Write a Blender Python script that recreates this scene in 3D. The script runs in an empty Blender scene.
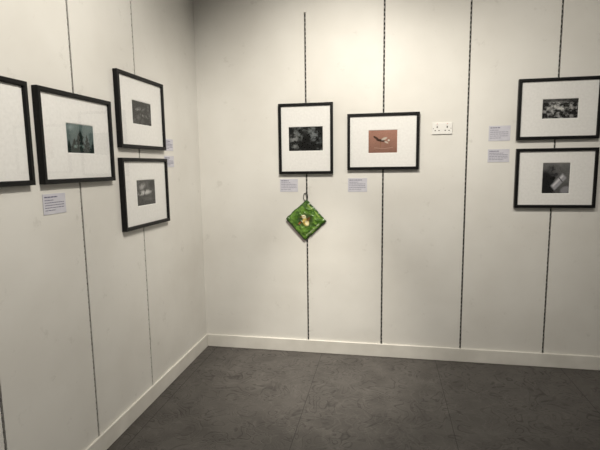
import bpy, bmesh, math, random
import numpy as np
from mathutils import Matrix, Vector
random.seed(3)
scn=bpy.context.scene
col=scn.collection
scn.view_settings.view_transform='Standard'
scn.view_settings.look='None'

# ---------------- materials ----------------
def mat(name,rgb,rough=0.6,metal=0.0,spec=0.5,coat=0.0):
    m=bpy.data.materials.new(name); m.use_nodes=True
    b=m.node_tree.nodes['Principled BSDF']
    b.inputs['Base Color'].default_value=(*rgb,1); b.inputs['Roughness'].default_value=rough
    b.inputs['Metallic'].default_value=metal; b.inputs['Specular IOR Level'].default_value=spec
    b.inputs['Coat Weight'].default_value=coat
    return m
def noisy(m,rgb1,rgb2,scale,detail=6,contrast=(0.35,0.65),stretch=(1,1,1)):
    nt=m.node_tree; N=nt.nodes; L=nt.links; b=N['Principled BSDF']
    tc=N.new('ShaderNodeTexCoord'); mp=N.new('ShaderNodeMapping'); mp.inputs['Scale'].default_value=stretch
    L.new(tc.outputs['Object'],mp.inputs['Vector'])
    n=N.new('ShaderNodeTexNoise'); n.inputs['Scale'].default_value=scale; n.inputs['Detail'].default_value=detail
    L.new(mp.outputs['Vector'],n.inputs['Vector'])
    r=N.new('ShaderNodeValToRGB'); r.color_ramp.elements[0].position=contrast[0]; r.color_ramp.elements[1].position=contrast[1]
    r.color_ramp.elements[0].color=(*rgb1,1); r.color_ramp.elements[1].color=(*rgb2,1)
    L.new(n.outputs['Fac'],r.inputs['Fac']); L.new(r.outputs['Color'],b.inputs['Base Color'])
    return m

def wall_material(name):
    m=mat(name,(0.75,0.74,0.72),0.5,0,0.4)
    nt=m.node_tree; N=nt.nodes; L=nt.links; b=N['Principled BSDF']
    tc=N.new('ShaderNodeTexCoord')
    n=N.new('ShaderNodeTexNoise'); n.inputs['Scale'].default_value=1.7; n.inputs['Detail'].default_value=6
    L.new(tc.outputs['Object'],n.inputs['Vector'])
    r=N.new('ShaderNodeValToRGB'); r.color_ramp.elements[0].position=0.32; r.color_ramp.elements[1].position=0.62
    r.color_ramp.elements[0].color=(0.70,0.682,0.645,1); r.color_ramp.elements[1].color=(0.775,0.762,0.73,1)
    L.new(n.outputs['Fac'],r.inputs['Fac'])
    n3=N.new('ShaderNodeTexNoise'); n3.inputs['Scale'].default_value=9; n3.inputs['Detail'].default_value=9; n3.inputs['Roughness'].default_value=0.7
    L.new(tc.outputs['Object'],n3.inputs['Vector'])
    r3=N.new('ShaderNodeValToRGB'); r3.color_ramp.elements[0].position=0.60; r3.color_ramp.elements[1].position=0.75
    r3.color_ramp.elements[0].color=(0,0,0,1); r3.color_ramp.elements[1].color=(0.5,0.5,0.5,1)
    L.new(n3.outputs['Fac'],r3.inputs['Fac'])
    mx=N.new('ShaderNodeMix'); mx.data_type='RGBA'
    L.new(r3.outputs['Color'],mx.inputs['Factor']); L.new(r.outputs['Color'],mx.inputs['A'])
    mx.inputs['B'].default_value=(0.43,0.41,0.37,1)
    L.new(mx.outputs['Result'],b.inputs['Base Color'])
    n2=N.new('ShaderNodeTexNoise'); n2.inputs['Scale'].default_value=2.5; n2.inputs['Detail'].default_value=3
    L.new(tc.outputs['Object'],n2.inputs['Vector'])
    bp=N.new('ShaderNodeBump'); bp.inputs['Strength'].default_value=0.6; bp.inputs['Distance'].default_value=0.010
    L.new(n2.outputs['Fac'],bp.inputs['Height']); L.new(bp.outputs['Normal'],b.inputs['Normal'])
    return m
M_wall=wall_material('painted_panel_white')
M_base=noisy(mat('baseboard_paint',(0.7,0.68,0.64),0.45),(0.68,0.66,0.615),(0.78,0.76,0.715),5)
M_ceil=noisy(mat('ceiling_paint',(0.5,0.5,0.5),0.8),(0.34,0.335,0.325),(0.40,0.395,0.385),3)
M_groove=mat('groove_shadow_black',(0.010,0.010,0.010),0.8)
M_metal=noisy(mat('slotted_metal',(0.3,0.3,0.3),0.5,0.3),(0.14,0.135,0.13),(0.38,0.37,0.35),30)
M_frame=noisy(mat('black_wood_frame',(0.006,0.006,0.006),0.45,0,0.22),(0.003,0.003,0.0032),(0.007,0.007,0.0075),40,stretch=(1,1,6))
M_mat=noisy(mat('mat_board_white',(0.8,0.8,0.79),0.9,0,0.2),(0.78,0.775,0.765),(0.83,0.825,0.815),60)
M_core=mat('mat_core_bevel',(0.88,0.88,0.87),0.9)
M_label=noisy(mat('label_card',(0.6,0.6,0.66),0.7),(0.57,0.565,0.64),(0.63,0.625,0.69),20)
M_ink=mat('printed_ink',(0.12,0.12,0.2),0.8)
M_plast=mat('switch_plastic',(0.82,0.81,0.79),0.35)
M_dark=mat('socket_hole_dark',(0.02,0.02,0.02),0.6)
M_red=mat('switch_red',(0.5,0.03,0.02),0.4)

def attr_mat(name,rough=0.45,coat=0,spec=0.5,grain=(0.75,1.25)):
    m=mat(name,(0.5,0.5,0.5),rough,coat=coat,spec=spec); N=m.node_tree.nodes; L=m.node_tree.links
    a=N.new('ShaderNodeAttribute'); a.attribute_name='Col'
    n=N.new('ShaderNodeTexNoise'); n.inputs['Scale'].default_value=220
    tc=N.new('ShaderNodeTexCoord'); L.new(tc.outputs['Object'],n.inputs['Vector'])
    mr=N.new('ShaderNodeMapRange'); mr.inputs['To Min'].default_value=grain[0]; mr.inputs['To Max'].default_value=grain[1]
    L.new(n.outputs['Fac'],mr.inputs['Value'])
    v=N.new('ShaderNodeVectorMath'); v.operation='SCALE'
    L.new(a.outputs['Color'],v.inputs[0]); L.new(mr.outputs['Result'],v.inputs['Scale'])
    L.new(v.outputs['Vector'],m.node_tree.nodes['Principled BSDF'].inputs['Base Color'])
    return m
M_print=attr_mat('photographic_print',0.6,0,0.1); M_paint=attr_mat('glossy_green_film',0.3,0.15)

def glass_mat():
    m=bpy.data.materials.new('picture_glass'); m.use_nodes=True
    N=m.node_tree.nodes; L=m.node_tree.links; N.clear()
    o=N.new('ShaderNodeOutputMaterial'); t=N.new('ShaderNodeBsdfTransparent'); g=N.new('ShaderNodeBsdfGlossy')
    g.inputs['Roughness'].default_value=0.015
    lw=N.new('ShaderNodeLayerWeight'); lw.inputs['Blend'].default_value=0.5
    pw=N.new('ShaderNodeMath'); pw.operation='POWER'; pw.inputs[1].default_value=3.2; L.new(lw.outputs['Facing'],pw.inputs[0])
    ma=N.new('ShaderNodeMath'); ma.operation='MULTIPLY_ADD'; ma.inputs[1].default_value=0.8; ma.inputs[2].default_value=0.018
    L.new(pw.outputs[0],ma.inputs[0])
    x=N.new('ShaderNodeMixShader'); L.new(ma.outputs[0],x.inputs[0]); L.new(t.outputs[0],x.inputs[1]); L.new(g.outputs[0],x.inputs[2])
    L.new(x.outputs[0],o.inputs[0]); return m
M_glass=glass_mat()

def floor_mat():
    m=mat('vinyl_floor',(0.1,0.1,0.1),0.42,0,0.45); nt=m.node_tree; N=nt.nodes; L=nt.links; b=N['Principled BSDF']
    tc=N.new('ShaderNodeTexCoord')
    def noise(sc,det,dist):
        n=N.new('ShaderNodeTexNoise'); n.inputs['Scale'].default_value=sc; n.inputs['Detail'].default_value=det; n.inputs['Distortion'].default_value=dist
        L.new(tc.outputs['Object'],n.inputs['Vector']); return n
    def math_(op,a,bv=None):
        x=N.new('ShaderNodeMath'); x.operation=op; L.new(a,x.inputs[0])
        if bv is not None:
            if hasattr(bv,'is_linked'): L.new(bv,x.inputs[1])
            else: x.inputs[1].default_value=bv
        return x.outputs[0]
    def lines(scale,mult,width,dist):
        n1=noise(scale,1.2,dist)
        a=math_('MULTIPLY',n1.outputs['Fac'],mult); a=math_('FRACT',a); a=math_('SUBTRACT',a,0.5); a=math_('ABSOLUTE',a)
        mr=N.new('ShaderNodeMapRange'); mr.inputs['From Min'].default_value=0.0; mr.inputs['From Max'].default_value=width
        mr.inputs['To Min'].default_value=1.0; mr.inputs['To Max'].default_value=0.0; L.new(a,mr.inputs['Value']); return mr.outputs['Result']
    l1=lines(5.0,9.0,0.18,1.4); l2=lines(7.0,6.0,0.12,0.8)
    n2=noise(6,8,0.5)
    r=N.new('ShaderNodeValToRGB'); r.color_ramp.elements[0].position=0.3; r.color_ramp.elements[1].position=0.7
    r.color_ramp.elements[0].color=(0.048,0.043,0.040,1); r.color_ramp.elements[1].color=(0.082,0.075,0.070,1)
    L.new(n2.outputs['Fac'],r.inputs['Fac'])
    brk=noise(5,3,0.0); k0=N.new('ShaderNodeMapRange'); k0.inputs['From Min'].default_value=.32; k0.inputs['From Max'].default_value=.58
    L.new(brk.outputs['Fac'],k0.inputs['Value'])
    k=math_('MULTIPLY',l1,k0.outputs['Result']); k=math_('MULTIPLY',k,0.7)
    mx=N.new('ShaderNodeMix'); mx.data_type='RGBA'; L.new(k,mx.inputs['Factor'])
    L.new(r.outputs['Color'],mx.inputs['A']); mx.inputs['B'].default_value=(0.024,0.021,0.020,1)
    k2=math_('MULTIPLY',l2,0.35)
    mx2=N.new('ShaderNodeMix'); mx2.data_type='RGBA'; L.new(k2,mx2.inputs['Factor'])
    L.new(mx.outputs['Result'],mx2.inputs['A']); mx2.inputs['B'].default_value=(0.120,0.110,0.103,1)
    n4=noise(120,3,0); sp=N.new('ShaderNodeMapRange'); sp.inputs['To Min'].default_value=0.65; sp.inputs['To Max'].default_value=1.35
    L.new(n4.outputs['Fac'],sp.inputs['Value'])
    v=N.new('ShaderNodeVectorMath'); v.operation='SCALE'; L.new(mx2.outputs['Result'],v.inputs[0]); L.new(sp.outputs['Result'],v.inputs['Scale'])
    L.new(v.outputs['Vector'],b.inputs['Base Color'])
    rr=N.new('ShaderNodeMapRange'); rr.inputs['To Min'].default_value=0.38; rr.inputs['To Max'].default_value=0.6
    L.new(k,rr.inputs['Value']); L.new(rr.outputs['Result'],b.inputs['Roughness'])
    bp=N.new('ShaderNodeBump'); bp.inputs['Strength'].default_value=0.5; bp.inputs['Distance'].default_value=0.003; bp.invert=True
    L.new(k,bp.inputs['Height']); L.new(bp.outputs['Normal'],b.inputs['Normal'])
    return m
M_floor=floor_mat()
M_seam=mat('floor_seam_dark',(0.022,0.020,0.019),0.6)

# ---------------- mesh helpers ----------------
def box(bm,x0,x1,y0,y1,z0,z1,mi=0):
    r=bmesh.ops.create_cube(bm,size=1.0)
    bmesh.ops.scale(bm,vec=(x1-x0,y1-y0,z1-z0),verts=r['verts'])
    bmesh.ops.translate(bm,vec=((x0+x1)/2,(y0+y1)/2,(z0+z1)/2),verts=r['verts'])
    fs=set()
    for v in r['verts']:
        for f in v.link_faces: fs.add(f)
    for f in fs: f.material_index=mi
    return r['verts']
def obj(name,bm,mats,parent=None,loc=None,rot=None,bevel=0,smooth=False):
    me=bpy.data.meshes.new(name); bmesh.ops.recalc_face_normals(bm,faces=bm.faces); bm.to_mesh(me); bm.free()
    for m in mats: me.materials.append(m)
    o=bpy.data.objects.new(name,me); col.objects.link(o)
    if parent: o.parent=parent
    if loc: o.location=loc
    if rot: o.rotation_euler=rot
    if bevel:
        bv=o.modifiers.new('bevel','BEVEL'); bv.width=bevel; bv.segments=2; bv.limit_method='ANGLE'
    if smooth:
        for p in me.polygons: p.use_smooth=True
    return o
def empty(name,loc,rot=(0,0,0)):
    e=bpy.data.objects.new(name,None); e.empty_display_size=0.1; e.location=loc; e.rotation_euler=rot; col.objects.link(e); return e
ROT={'back':(0,0,0),'left':(0,0,math.pi/2)}
def wloc(wall,s,z,off=0.0):
    return (s,-off,z) if wall=='back' else (off,s,z)

# ---------------- room ----------------
RX,RY,RH=4.6,-6.2,3.1
T=0.15; G=0.0065
back_seams=[0.90,1.50,2.112,2.715,3.32,3.92]
left_seams=[-0.945,-1.533,-2.12,-2.71,-3.30,-3.89,-4.48,-5.07,-5.66]
bm=bmesh.new()
box(bm,-T,RX+T,0.03,T,0,RH)
xs=[0.0]+back_seams+[RX]
for i in range(len(xs)-1):
    a=xs[i]+(G if i>0 else 0); b=xs[i+1]-(G if i<len(xs)-2 else 0)
    box(bm,a,b,0,0.03,0,RH)
box(bm,0.90-G,0.90+G,0.0,0.03,2.71,RH)
obj('wall_back',bm,[M_wall])
bm=bmesh.new()
box(bm,-T,-0.03,RY-T,0.03,0,RH)
ys=[0.03]+left_seams+[RY]
for i in range(len(ys)-1):
    a=ys[i]-(G if i>0 else 0); b=ys[i+1]+(G if i<len(ys)-2 else 0)
    box(bm,-0.03,0,b,a,0,RH)
obj('wall_left',bm,[M_wall])
bm=bmesh.new(); box(bm,RX,RX+T,RY-T,0,0,RH); obj('wall_right',bm,[M_wall])
bm=bmesh.new(); box(bm,0,RX,RY-T,RY,0,RH); obj('wall_front',bm,[M_wall])
bm=bmesh.new(); box(bm,-T,RX+T,RY-T,T,RH,RH+0.1); obj('ceiling',bm,[M_ceil])
bm=bmesh.new(); box(bm,-T,RX+T,RY-T,T,-0.1,0,0)
for sx in (0.10,1.015,1.925,2.84,3.75):
    box(bm,sx-0.0017,sx+0.0017,RY,0,-0.001,0.0005,1)
for sy in (-2.3,-4.6): box(bm,0,RX,sy-0.0017,sy+0.0017,-0.001,0.0005,1)
obj('floor',bm,[M_floor,M_seam])
def baseboard(name,boxes):
    bm=bmesh.new()
    for bx in boxes: box(bm,*bx)
    return obj(name,bm,[M_base],bevel=0.004)
baseboard('baseboard_back',[(0.014,RX,-0.014,0,0,0.108)])
baseboard('baseboard_left',[(0,0.014,RY,0,0,0.108)])
baseboard('baseboard_right',[(RX-0.014,RX,RY,-0.014,0,0.108)])

def upright(wall,s,top):
    bm=bmesh.new()
    w=G-0.0004
    box(bm,-w,w,0.012,0.0295,0.11,top,1)
    z=0.125; k=0
    while z<top-0.02:
        ln=0.010 if k%3 else 0.014
        off=0.002*(1 if k%2 else -1)
        box(bm,-w*0.66+off,w*0.66+off,0.0015 if wall=='back' else 0.0035,0.0125,z,z+ln,0)
        z+=0.033; k+=1
    return obj('slotted_shelf_upright',bm,[M_metal,M_groove],loc=wloc(wall,s,0),rot=ROT[wall])
for s in back_seams: upright('back',s,2.70 if s==0.90 else RH-0.01)
for s in left_seams: upright('left',s,RH-0.01)

# ---------------- prints (painted per-vertex) ----------------
def vnoise(u,v,fx,fy,seed):
    rng=np.random.RandomState(seed); g=rng.rand(int(fy)+3,int(fx)+3)
    x=np.clip(u,0,1)*fx; y=np.clip(v,0,1)*fy; xi=x.astype(int); yi=y.astype(int); a=x-xi; b=y-yi
    a=a*a*(3-2*a); b=b*b*(3-2*b)
    return g[yi,xi]*(1-a)*(1-b)+g[yi,xi+1]*a*(1-b)+g[yi+1,xi]*(1-a)*b+g[yi+1,xi+1]*a*b
def fbm(u,v,f,seed,asp=1.4):
    return 0.4*vnoise(u,v,f*asp,f,seed)+0.25*vnoise(u,v,f*2*asp,f*2,seed+1)+0.2*vnoise(u,v,f*4*asp,f*4,seed+2)+0.15*vnoise(u,v,f*8*asp,f*8,seed+3)
def blob(u,v,cx,cy,rx,ry,ang=0,soft=0.25):
    c,s=math.cos(ang),math.sin(ang); x=((u-cx)*c+(v-cy)*s)/rx; y=(-(u-cx)*s+(v-cy)*c)/ry
    return np.clip((1-np.sqrt(x*x+y*y))/soft,0,1)
def gray(g,t=(1,1,1)): return np.stack([g*t[0],g*t[1],g*t[2]],-1)
def lay(C,m,c): return C*(1-m[...,None])+np.array(c)*m[...,None]
def p_foliage(u,v):
    n=fbm(u,v,6,11); C=gray(0.008+0.14*np.clip((n-0.5)*4,0,1)**1.3,(.92,1,1))
    C=lay(C,blob(u,v,.16,.5,.16,.55,0.1,.8)*np.clip((n-.40)*5,0,.8),(.24,.25,.25))
    C=lay(C,blob(u,v,.78,.58,.2,.36,0.5,.8)*np.clip((n-.40)*5,0,.75),(.21,.23,.24))
    C=lay(C,blob(u,v,.5,.45,.13,.55,0,.5)*0.9,(.005,.005,.005))
    C=lay(C,np.clip(1-np.abs(u-.30-.1*v)/.014,0,1)*.9,(.006,.006,.006))
    return C
def p_bird(u,v):
    n=fbm(u,v,3,21); C=np.array([.29,.152,.115])*(0.8+0.4*n)[...,None]*(0.80+.4*v)[...,None]
    C=lay(C,blob(u,v,.42,.55,.18,.06,-.25,.3),(.035,.018,.012))
    C=lay(C,blob(u,v,.55,.62,.13,.06,.5,.4)*.9,(.55,.50,.43))
    C=lay(C,blob(u,v,.27,.66,.14,.05,-.7,.3),(.05,.025,.018))
    C=lay(C,blob(u,v,.62,.47,.10,.04,-.6,.4)*.9,(.55,.49,.42))
    C=lay(C,blob(u,v,.52,.52,.08,.03,.1,.4),(.04,.02,.015))
    C=lay(C,blob(u,v,.70,.55,.04,.045,0,.3),(.62,.57,.5))
    C=lay(C,np.clip(1-np.abs(v-.22-.02*np.sin(u*9))/.025,0,1)*((u>.2)&(u<.85))*.4,(.56,.43,.35))
    C=lay(C,np.clip(1-np.abs(u-.42)/.014,0,1)*((v>.22)&(v<.5)),(.22,.11,.04))
    return C
def p_crowd(u,v):
    n=fbm(u,v,8,31); g=.015+np.clip((n-.40)*3.2,0.0,1)*.5
    g=g*(0.3+.85*blob(u,v,.5,.5,.75,.75,0,.9)); C=gray(g)
    C=lay(C,np.clip((v-.82)/.04,0,1)*.8,(.04,.04,.04))
    for i,(x,y) in enumerate([(.20,.52),(.36,.62),(.52,.5),(.66,.62),(.80,.5)]):
        C=lay(C,blob(u,v,x,y,.07,.10,i,.8)*.85*np.clip((n-.3)*4,0,1),(.60,.60,.58)); C=lay(C,blob(u,v,x+.02,y-.2,.07,.06,0,.7)*.9,(.010,.010,.010))
    return C
def p_still(u,v):
    n=fbm(u,v,5,41,.8); C=gray(.085+.07*v+.12*(n-.5))
    C=lay(C,blob(u,v,.12,.28,.42,.55,.2,.3)*.97,(.010,.010,.011))
    m=np.clip((n-.38)*6,0,1)
    C=lay(C,blob(u,v,.45,.72,.38,.24,-.3,.5)*m*.9,(.018,.018,.022))
    x=(u-.60)*.72+(v-.38)*.69; y=-(u-.60)*.69+(v-.38)*.72
    C=lay(C,np.clip((.31-np.abs(x))/.05,0,1)*np.clip((.13-np.abs(y))/.05,0,1),(.32,.32,.35))
    C=lay(C,np.clip((.27-np.abs(x))/.05,0,1)*np.clip((.05-np.abs(y-.04))/.04,0,1),(.60,.60,.63))
    C=lay(C,np.clip((.02-np.abs(x-.1))/.01,0,1)*np.clip((.12-np.abs(y))/.03,0,1),(.05,.05,.055))
    C=lay(C,blob(u,v,.40,.50,.10,.07,0.3,.3),(.005,.005,.005))
    C=lay(C,blob(u,v,.85,.12,.22,.14,.3,.4)*.7,(.30,.30,.33))
    return C
def p_palace(u,v):
    n=fbm(u,v,5,51); C=gray(.065+.08*v+.10*(n-.3),(.72,1,1.0))
    for x,w,h,s in [(.50,.20,.88,1),(.27,.14,.62,2),(.73,.17,.70,3),(.08,.14,.5,4),(.94,.12,.52,5)]:
        edge=w*np.clip((h-v)*1.7,0,1)*(.55+.9*vnoise(u,v,12,14,90+s))
        m=np.clip((edge-np.abs(u-x))/.025,0,1)*(v<h); C=lay(C,m*.97,(.004,.010,.009))
    C=lay(C,np.clip((.2-v)/.04,0,1)*.9,(.012,.022,.02))
    C=lay(C,blob(u,v,.45,.24,.42,.07,0,.6)*np.clip((n-.42)*6,0,1)*.8,(.20,.30,.28))
    C=lay(C,blob(u,v,.15,.86,.18,.13,.3,.8)*.5,(.30,.36,.37))
    return C
def p_night(u,v):
    n=fbm(u,v,6,61); C=gray(.004+.07*np.clip((n-.5)*4,0,1))
    C=lay(C,blob(u,v,.42,.66,.34,.12,.35,.7)*np.clip((n-.42)*6,0,.9),(.34,.34,.34)); C=lay(C,blob(u,v,.62,.40,.28,.08,-.3,.7)*np.clip((n-.42)*6,0,.9),(.28,.28,.28))
    C=lay(C,blob(u,v,.3,.28,.10,.16,0,.8)*.5,(.14,.14,.14)); return C
def p_sea(u,v):
    n=fbm(u,v,5,71); C=gray(.008+.08*np.clip(n-.3,0,1)+.04*v)
    C=lay(C,blob(u,v,.42,.50,.46,.12,.08,.6)*np.clip((n-.35)*5,0,1),(.52,.52,.52)); C=lay(C,blob(u,v,.30,.74,.22,.14,.5,.7)*np.clip((n-.35)*5,0,.9),(.36,.36,.36))
    C=lay(C,blob(u,v,.6,.25,.35,.10,-.1,.6)*.5,(.12,.12,.12)); C=lay(C,blob(u,v,.85,.8,.25,.20,0,.5)*.95,(.004,.004,.004)); return C
def painted_grid(name,w,h,y,fn,material,parent,nx=110,ny=84,dfn=None):
    u,v=np.meshgrid(np.linspace(0,1,nx),np.linspace(0,1,ny)); C=np.clip(fn(u,v),0,1)
    yy=np.full(u.shape,float(y)); X=(u-.5)*w; Z=(v-.5)*h
    if dfn: dx,dyy,dz=dfn(u,v); X=X+dx; yy=yy+dyy; Z=Z+dz
    verts=[(a,c,b) for a,c,b in zip(X.ravel(),yy.ravel(),Z.ravel())]
    faces=[(j*nx+i,j*nx+i+1,(j+1)*nx+i+1,(j+1)*nx+i) for j in range(ny-1) for i in range(nx-1)]
    me=bpy.data.meshes.new(name); me.from_pydata(verts,[],faces)
    at=me.color_attributes.new('Col','FLOAT_COLOR','POINT')
    dat=np.ones((nx*ny,4),dtype=np.float32); dat[:,:3]=C.reshape(-1,3); at.data.foreach_set('color',dat.ravel())
    me.materials.append(material)
    o=bpy.data.objects.new(name,me); col.objects.link(o); o.parent=parent; return o

# ---------------- framed pictures ----------------
def sweep(bm,w,h,prof):
    rings=[]
    for ins,y in prof:
        a=w/2-ins; b=h/2-ins
        rings.append([bm.verts.new(p) for p in ((-a,y,-b),(a,y,-b),(a,y,b),(-a,y,b))])
    for r0,r1 in zip(rings[:-1],rings[1:]):
        for i in range(4):
            bm.faces.new((r0[i],r0[(i+1)%4],r1[(i+1)%4],r1[i]))
    return rings
def frame(wall,s0,s1,z0,z1,pw,ph,fn,name='framed_photograph',dx=0,dz=0):
    w=s1-s0; h=z1-z0
    e=empty(name,wloc(wall,(s0+s1)/2,(z0+z1)/2,0.001),ROT[wall])
    D=0.030; mw=0.0215
    bm=bmesh.new()
    rings=sweep(bm,w,h,[(0.001,0),(0,-0.001),(0,-D+0.0025),(0.0025,-D),(mw-0.004,-D),(mw,-D+0.004),(mw,-0.012)])
    bm.faces.new(rings[0])
    obj('frame_moulding',bm,[M_frame],parent=e)
    bm=bmesh.new(); iw,ih=w/2-mw+0.002,h/2-mw+0.002; a,b=pw/2,ph/2
    def ring(x,z,y,cx=0,cz=0): return [bm.verts.new((cx+sx*x,y,cz+sz*z)) for sx,sz in ((-1,-1),(1,-1),(1,1),(-1,1))]
    r0=ring(iw,ih,-0.0165); r1=ring(a+.003,b+.003,-0.0165,dx,dz); r2=ring(a,b,-0.0135,dx,dz)
    for i in range(4):
        bm.faces.new((r0[i],r0[(i+1)%4],r1[(i+1)%4],r1[i])).material_index=0
        bm.faces.new((r1[i],r1[(i+1)%4],r2[(i+1)%4],r2[i])).material_index=1
    obj('mat_board',bm,[M_mat,M_core],parent=e)
    p=painted_grid('photo_print',pw+0.006,ph+0.006,-0.0134,fn,M_print,e); p.location=(dx,0,dz)
    bm=bmesh.new(); vs=[bm.verts.new(q) for q in ((-iw,-0.019,-ih),(iw,-0.019,-ih),(iw,-0.019,ih),(-iw,-0.019,ih))]; bm.faces.new(vs)
    obj('glass_pane',bm,[M_glass],parent=e)
    return e
frame('back',0.683,1.115,1.485,2.033,.270,.185,p_foliage)
frame('back',1.2265,1.766,1.512,1.938,.215,.170,p_bird)
frame('back',2.450,2.993,1.714,2.140,.232,.134,p_crowd,dx=.01)
frame('back',2.454,2.997,1.222,1.651,.180,.218,p_still,dx=.005)
frame('left',-2.410,-1.864,1.482,1.916,.22,.15,p_night)
frame('left',-1.810,-1.265,1.482,1.913,.205,.140,p_palace,dx=.015)
frame('left',-1.185,-0.640,1.668,2.107,.225,.138,p_night)
frame('left',-1.190,-0.635,1.178,1.610,.225,.158,p_sea)

# ---------------- caption labels ----------------
def label(wall,s0,s1,z0,z1,seed):
    rng=random.Random(seed); w=s1-s0; h=z1-z0
    e=empty('caption_label',wloc(wall,(s0+s1)/2,(z0+z1)/2,0.0005),ROT[wall])
    bm=bmesh.new(); box(bm,-w/2,w/2,-0.002,0,-h/2,h/2); obj('card',bm,[M_label],parent=e)
    bm=bmesh.new(); z=h/2-0.012
    for k in range(6):
        x=-w/2+0.010; end=w/2-0.012 if k in(2,3,4) else -w/2+w*rng.uniform(.45,.75)
        th=0.0055 if k==0 else 0.003
        while x<end:
            l=rng.uniform(.008,.020); box(bm,x,min(x+l,end),-0.0025,-0.0015,z-th,z); x+=l+0.003
        z-=(h-0.024)/6 + (0.004 if k==0 else 0)
        if z<-h/2+0.008: break
    obj('printed_text',bm,[M_ink],parent=e)
label('back',.682,.829,1.343,1.446,1); label('back',1.230,1.379,1.341,1.448,2)
label('back',2.262,2.411,1.712,1.821,3); label('back',2.261,2.411,1.557,1.652,4)
label('left',-1.80,-1.652,1.343,1.437,5); label('left',-.625,-.478,1.668,1.750,6); label('left',-.622,-.475,1.553,1.632,7)

# ---------------- wall outlet (double socket) ----------------
e=empty('power_outlet',(1.931,-0.0005,1.812))
bm=bmesh.new(); box(bm,-.073,.073,-.009,0,-.043,.043); obj('face_plate',bm,[M_plast],parent=e,bevel=.003)
bm=bmesh.new()
for cx in (-.036,.036):
    box(bm,cx-.004,cx+.004,-.0096,-.008,.004,.016); box(bm,cx-.018,cx-.009,-.0096,-.008,-.018,-.012); box(bm,cx+.009,cx+.018,-.0096,-.008,-.018,-.012)
obj('pin_holes',bm,[M_dark],parent=e)
bm=bmesh.new()
for cx in (-.036,.036): box(bm,cx-.005,cx+.005,-.012,-.008,.022,.036)
obj('rocker_switches',bm,[M_plast],parent=e,bevel=.001)
bm=bmesh.new()
for cx in (-.036,.036): box(bm,cx-.004,cx+.004,-.0125,-.0118,.032,.035)
obj('switch_marks',bm,[M_red],parent=e)
bm=bmesh.new()
for cx in (-.063,.063):
    r=bmesh.ops.create_cone(bm,segments=16,radius1=.003,radius2=.003,depth=.002,cap_ends=True)
    bmesh.ops.rotate(bm,verts=r['verts'],matrix=Matrix.Rotation(math.pi/2,3,'X')); bmesh.ops.translate(bm,verts=r['verts'],vec=(cx,-.0095,0))
obj('screws',bm,[M_metal],parent=e)

# ---------------- hanging green packet ----------------
S=.238
TH=math.radians(-42)
e=empty('hanging_green_packet',(.893,-0.001,1.117))
def p_green(u,v):
    x=(u-.5); z=(v-.5); X=math.cos(TH)*x+math.sin(TH)*z; Z=-math.sin(TH)*x+math.cos(TH)*z
    X=X+.5; Z=Z+.5
    n=fbm(u,v,6,81,1); n2=fbm(u,v,9,95,1)
    k=np.clip((n-.3)*2.4,0,1)
    C=np.stack([.04+.11*k,.11+.18*k,.012+.03*k],-1)
    C=lay(C,np.clip((n2-.54)*9,0,1)*.75,(.010,.036,.008))
    edge=np.minimum(np.minimum(u,1-u),np.minimum(v,1-v))
    C=lay(C,np.clip((.04-edge)/.012,0,1)*.85,(.014,.05,.010))
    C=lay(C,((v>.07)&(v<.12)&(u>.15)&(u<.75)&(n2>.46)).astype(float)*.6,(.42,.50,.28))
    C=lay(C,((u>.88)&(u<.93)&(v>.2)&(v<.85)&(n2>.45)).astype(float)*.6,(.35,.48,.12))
    C=lay(C,blob(X,Z,.50,.50,.30,.28,0,.35)*.85,(.035,.055,.016))
    C=lay(C,blob(X,Z,.50,.44,.12,.16,.5,.3),(.50,.38,.10))
    C=lay(C,blob(X,Z,.54,.40,.07,.11,.5,.4),(.75,.68,.42))
    C=lay(C,blob(X,Z,.44,.61,.085,.075,0,.3),(.78,.72,.48))
    C=lay(C,blob(X,Z,.35,.60,.05,.022,.2,.4),(.30,.16,.03))
    C=lay(C,blob(X,Z,.42,.625,.016,.016,0,.4),(.02,.02,.02))
    C=lay(C,blob(X,Z,.59,.53,.05,.11,-.7,.4)*.9,(.17,.08,.03))
    C=lay(C,blob(X,Z,.30,.40,.09,.03,.7,.5)*.8,(.36,.08,.03))
    return C
def crumple(u,v):
    edge=np.minimum(np.minimum(u,1-u),np.minimum(v,1-v))
    pil=np.clip(edge/.25,0,1); pil=pil*(2-pil)
    n=np.abs(vnoise(u,v,7,7,201)-.5)*2; n2=np.abs(vnoise(u,v,15,15,205)-.5)*2
    y=-.012*pil-.007*(1-n)-.0025*(1-n2)
    dx=.005*(vnoise(v,v*0,9,1,207)-.5)*np.sign(u-.5)*np.clip(np.abs(u-.5)*2,0,1)
    dz=.005*(vnoise(u,u*0,9,1,208)-.5)*np.sign(v-.5)*np.clip(np.abs(v-.5)*2,0,1)
    return dx,y,dz
pan=bpy.data.objects.new('packet_pivot',None); col.objects.link(pan); pan.parent=e; pan.rotation_euler=(0,TH,0)
o=painted_grid('packet_film',S,S,-.007,p_green,M_paint,pan,100,100,crumple)
for pl in o.data.polygons: pl.use_smooth=True
sm=o.modifiers.new('thickness','SOLIDIFY'); sm.thickness=.002; sm.offset=-1
bm=bmesh.new(); box(bm,-S/2-.018,S/2-.02,-.005,-.001,-S/2-.004,S/2-.02)
obj('silver_back_film',bm,[mat('silver_back_film',(.30,.26,.25),.4,.3)],parent=pan,bevel=.001)
cu=bpy.data.curves.new('hanging_loop','CURVE'); cu.dimensions='3D'; cu.bevel_depth=.0025; cu.bevel_resolution=2
sp=cu.splines.new('BEZIER'); pts=[(-.004,-.010,.150),(-.018,-.009,.178),(0,-.007,.216),(.016,-.009,.180),(.004,-.010,.150)]
sp.bezier_points.add(len(pts)-1)
for b,p in zip(sp.bezier_points,pts): b.co=p; b.handle_left_type=b.handle_right_type='AUTO'
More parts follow.
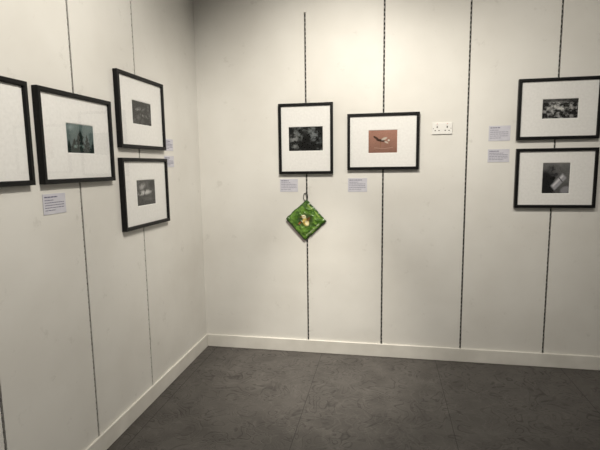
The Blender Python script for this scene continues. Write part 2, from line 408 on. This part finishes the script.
cu.materials.append(mat('cord_green',(.015,.025,.014),.7)); o=bpy.data.objects.new('hanging_loop',cu); col.objects.link(o); o.parent=e
bm=bmesh.new(); r=bmesh.ops.create_cone(bm,segments=12,radius1=.004,radius2=.0025,depth=.024,cap_ends=True)
bmesh.ops.rotate(bm,verts=r['verts'],matrix=Matrix.Rotation(math.pi/2,3,'X')); bmesh.ops.translate(bm,verts=r['verts'],vec=(0,-.004,.214)); obj('nail',bm,[M_metal],parent=e)

# ---------------- lights ----------------
def spot(loc,target,power,size,blend,rad,color):
    l=bpy.data.lights.new('ceiling_spot','SPOT'); l.energy=power; l.spot_size=math.radians(size); l.spot_blend=blend; l.shadow_soft_size=rad; l.color=color
    o=bpy.data.objects.new('ceiling_spot_light',l); o.location=loc
    o.rotation_euler=(Vector(target)-Vector(loc)).to_track_quat('-Z','Y').to_euler(); col.objects.link(o)
W=(1.0,.935,.815)
spot((1.25,-1.7,3.05),(1.2,0,1.35),170,100,1,.035,W)
spot((2.6,-1.7,3.05),(2.55,0,1.8),55,90,1,.035,W)
spot((1.6,-1.9,3.05),(0,-1.6,1.5),118,105,1,.035,W)
spot((1.15,-1.0,3.05),(1.05,-.32,0),330,38,1,.08,W)
def area(loc,sx,sy,power,color):  # soft fill added under the ceiling for ambient light, not a real fixture
    l=bpy.data.lights.new('ambient_fill','AREA'); l.shape='RECTANGLE'; l.size=sx; l.size_y=sy; l.energy=power; l.color=color
    o=bpy.data.objects.new('ambient_fill_light',l); o.location=loc; col.objects.link(o)
area((1.8,-2.2,3.06),2.0,1.2,17,(1,.965,.89))
area((2.3,-4.8,3.06),2.4,1.0,16,(1,.965,.89))
w=bpy.data.worlds.new('World'); scn.world=w; w.use_nodes=True
w.node_tree.nodes['Background'].inputs[0].default_value=(.8,.8,.8,1); w.node_tree.nodes['Background'].inputs[1].default_value=.2

# ---------------- camera ----------------
p,y,r=.12963,-.18476,-.01335
F=Vector((math.sin(y)*math.cos(p),math.cos(y)*math.cos(p),-math.sin(p))); rt=Vector((math.cos(y),-math.sin(y),0)); up=rt.cross(F)
R=rt*math.cos(r)+up*math.sin(r); U=up*math.cos(r)-rt*math.sin(r)
cd=bpy.data.cameras.new('camera'); cam=bpy.data.objects.new('camera',cd); col.objects.link(cam)
m=Matrix((R,U,-F)).transposed().to_4x4(); m.translation=Vector((1.51379,-3.597,1.55)); cam.matrix_world=m
cd.sensor_fit='HORIZONTAL'; cd.sensor_width=36; cd.lens=454.487*36/600; cd.clip_start=.05
scn.camera=cam
